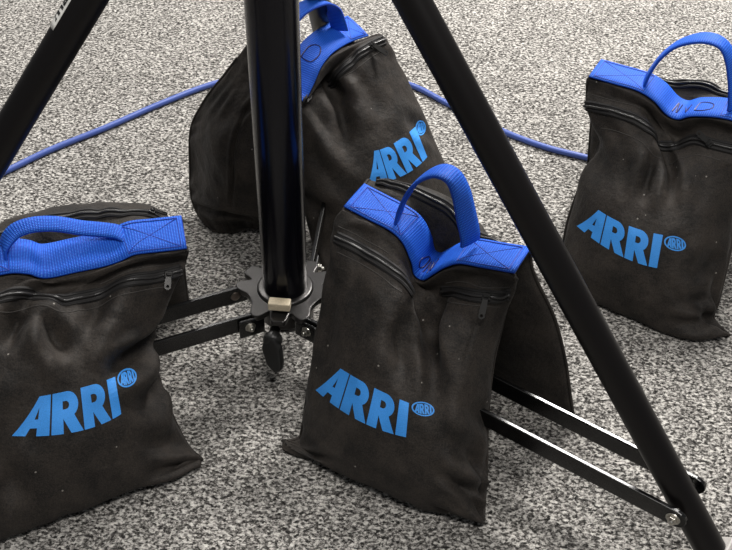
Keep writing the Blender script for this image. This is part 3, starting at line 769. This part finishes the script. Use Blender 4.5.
def bar(a, sd, r0, r1):
    c = HUB + lat(a) * sd * .030; hh = .0135; n = 9
    pts = [(r1 - hh * 1.0 + hh * math.cos(t), HZ + hh * math.sin(t)) for t in np.linspace(-math.pi / 2, math.pi / 2, n)] + [(r0 + hh + hh * math.cos(t), HZ + hh * math.sin(t)) for t in np.linspace(math.pi / 2, 3 * math.pi / 2, n)]
    return MB().prism(pts, c - lat(a) * .003, rad(a), Z, lat(a), .006).build('brace_bar', 'bar_black', stand, bev=.0012, loc=SL)
for a in AZ:
    for sd in (-1, 1):
        b_ = bar(a, sd, .052, RA + .016)
        s_ = lat(a) * sd
        hexbolt(HUB + rad(a) * .069 + s_ * .039 + Z * (HZ - .003), s_, .0058, .005, 'bolt', 'bolt_steel', b_)
        hexbolt(HUB + rad(a) * RA + s_ * .033 + Z * HZ, s_, .0066, .005, 'bolt', 'bolt_steel', b_)
        m = MB().lathe(HUB + rad(a) * .068 + s_ * .0272 + Z * HZ, -s_, [(.0075, 0), (.0072, .0012), (.004, .0026), (.001, .003)], 20)
        m.build('rivet', 'rivet_bronze', b_, smooth=True, loc=SL)
def legpt(a, z): return HUB + rad(a) * (RA - SLOPE * (z - HZ)) + Z * z
LEGR = .0190
legs = []
for a in AZ:
    lg = MB().tube([legpt(a, z) for z in np.linspace(.022, .80, 12)], LEGR, 40).build('leg', 'leg_black', stand, smooth=True, loc=SL); legs.append(lg)
    d = unit(legpt(a, .8) - legpt(a, 0))
    # foot: grey clamp and rubber pad
    m = MB(); e = legpt(a, .034); m.box(e, (lat(a), np.cross(d, lat(a)), d), (.0245, .0235, .010))
    m.build('foot_clamp', 'foot_grey', lg, bev=.003, loc=SL)
    p = legpt(a, .012)
    m = MB().lathe(V([p[0], p[1], 0.]), Z, [(.026, .0015), (.029, .005), (.028, .010), (.020, .020), (.014, .028)], 32); m.build('rubber_foot', 'knob_black', lg, smooth=True, loc=SL)
    # pin joining the brace pair through the leg
    m = MB().tube([HUB + rad(a) * RA + Z * HZ + lat(a) * t for t in (-.033, .033)], .004, 14); m.build('pivot_pin', 'bolt_steel', lg, smooth=True, loc=SL)
# upper collar with three leg brackets
mb = MB().lathe(HUB, Z, [(.033, .74), (.046, .742), (.047, .75), (.047, .83), (.044, .836), (.033, .838)], 48)
for a in AZ:
    for sd in (-1, 1): mb.box(HUB + rad(a) * .062 + lat(a) * sd * .026 + Z * .79, (rad(a), lat(a), Z), (.028, .003, .028))
mb.build('upper_collar', 'cast_black', stand, bev=.002, loc=SL)
# cream catch on the hub plate and wing knob under it
fa = math.radians(-94.4)
MB().box(HUB + rad(fa) * .050 + Z * .131, (lat(fa), rad(fa), Z), (.0155, .0075, .0065)).build('catch_plate', 'tag_cream', hub, bev=.0015, loc=SL)
kb = HUB + rad(fa - .10) * .074 + Z * .086
mb = MB().lathe(kb - rad(fa) * .02, rad(fa), [(.008, 0), (.008, .014), (.014, .018), (.014, .028), (.010, .032)], 24)
wp = [(-.010, .012), (.006, .010), (.014, -.004), (.017, -.028), (.016, -.040), (.006, -.046), (-.007, -.036), (-.015, -.012)]
ax = unit(lat(fa) * 1 + rad(fa) * .35)
mb.prism(wp, kb + rad(fa) * .008 - np.cross(ax, Z) * .006, ax, unit(Z + rad(fa) * -.25), np.cross(ax, Z), .012)
mb.build('wing_knob', 'knob_black', stand, bev=.004, loc=SL)
# maker's sticker wrapped round the left leg, reading up the tube
La = AZ[1]; d = unit(legpt(La, .8) - legpt(La, .1)); 
p_mid = legpt(La, .45); view = unit(CAM - p_mid)
side = unit(np.cross(d, view)); front = unit(np.cross(side, d))
if side @ RT > 0: side = -side
_pj = lambda t: proj((legpt(La, .1) + d * t + side * LEGR)[None])[0]
t0 = min(np.linspace(.1, .9, 400), key=lambda t: abs(_pj(t)[1] - 24))
def wrap(x, y, r):
    an = math.radians(52) + (y / LEGR)
    return legpt(La, .1) + d * (t0 + x) + (front * math.cos(an) + side * math.sin(an)) * r
vs, fs = [], []
nx, ny = 20, 8; LS, HS = .125, .0165
for rr in (LEGR + .0009, LEGR + .0002):
    for i in range(nx + 1):
        for j in range(ny + 1): vs.append(wrap(LS * i / nx, HS * (j / ny) - .002, rr))
q = ny + 1; o2 = (nx + 1) * q
for i in range(nx):
    for j in range(ny):
        fs.append((i * q + j, (i + 1) * q + j, (i + 1) * q + j + 1, i * q + j + 1)); fs.append((o2 + i * q + j, o2 + i * q + j + 1, o2 + (i + 1) * q + j + 1, o2 + (i + 1) * q + j))
rim = [i * q for i in range(nx + 1)] + [nx * q + j for j in range(1, q)] + [i * q + ny for i in range(nx - 1, -1, -1)] + [j for j in range(ny - 1, 0, -1)]
for a_1, b_1 in zip(rim, rim[1:] + rim[:1]): fs.append((a_1, o2 + a_1, o2 + b_1, b_1))
st = link('sticker', vs, fs, 'sticker_white', legs[1], loc=SL); fix_normals(st)
fc = bpy.data.curves.new('sticker_text', 'FONT'); fc.body = 'manfrotto'; fc.size = .026; fc.offset = .0007; fc.resolution_u = 3
fo = bpy.data.objects.new('sticker_text', fc); COL.objects.link(fo)
dg = bpy.context.evaluated_depsgraph_get(); tm = bpy.data.meshes.new_from_object(fo.evaluated_get(dg))
tv = [v.co[:] for v in tm.vertices]; tf = [list(p.vertices) for p in tm.polygons]
bpy.data.objects.remove(fo); bpy.data.curves.remove(fc); bpy.data.meshes.remove(tm)
n_ = len(tv); P = [wrap(.008 + x, .0035 + y * .75 - .002, LEGR + .0013) for x, y, _ in tv]
link('sticker_lettering', P, tf, 'sticker_ink', st, loc=SL, smooth=False)

# ------------------------------------------------------------------ cable
cp = [(-330, 330), (-180, 258), (-70, 205), (0, 174), (50, 150), (105, 128), (160, 104), (213, 84), (262, 74), (320, 70), (370, 74), (413, 86), (450, 105), (500, 130), (545, 147), (588, 158), (640, 172), (700, 185), (780, 192), (900, 205), (1050, 240)]
path = crom(V([atz(x, y, .0065) for x, y in cp]), 220); path = resample(path, 240)
cl = tuple(path[100] * V([1, 1, 0]))
v, f = tube_data(path, .0060, 14)
cable = link('cable', v, f, 'cable_blue', None, loc=cl); cable['label'] = 'blue round cable lying across the grey carpet behind the stand'; cable['category'] = 'cable'

# ------------------------------------------------------------------ floor and light
fl = link('floor', [(-5, -3, 0), (5, -3, 0), (5, 8, 0), (-5, 8, 0)], [(0, 1, 2, 3)], 'carpet'); fl['kind'] = 'structure'; fl['label'] = 'mottled grey and beige loop pile carpet'

def area(name, loc, size, power, col=(1, .97, .93), aim=None):
    l = bpy.data.lights.new(name, 'AREA'); l.shape = 'RECTANGLE'; l.size, l.size_y = size; l.energy = power; l.color = col
    o = bpy.data.objects.new(name, l); COL.objects.link(o); o.location = loc
    if aim is not None: o.rotation_euler = (Vector(aim) - Vector(loc)).to_track_quat('-Z', 'Y').to_euler()
    return o
area('ceiling_or_fill_light', (1.1, 3.1, 2.6), (1.1, .6), 195)
area('ceiling_or_fill_light', (-1.3, 3.1, 2.6), (1.1, .6), 60)
area('ceiling_or_fill_light', (.3, .1, 2.6), (1.1, .6), 40)  # fill lamp added overhead to brighten the bag fronts
w = bpy.data.worlds.new('world'); bpy.context.scene.world = w; w.use_nodes = True
bg = w.node_tree.nodes['Background']; bg.inputs['Color'].default_value = (.95, .97, 1, 1); bg.inputs['Strength'].default_value = .14

sc = bpy.context.scene
sc.view_settings.view_transform = 'Standard'; sc.view_settings.look = 'None'; sc.view_settings.gamma = 1; sc.view_settings.use_curve_mapping = False
sc.view_settings.exposure = 0.08
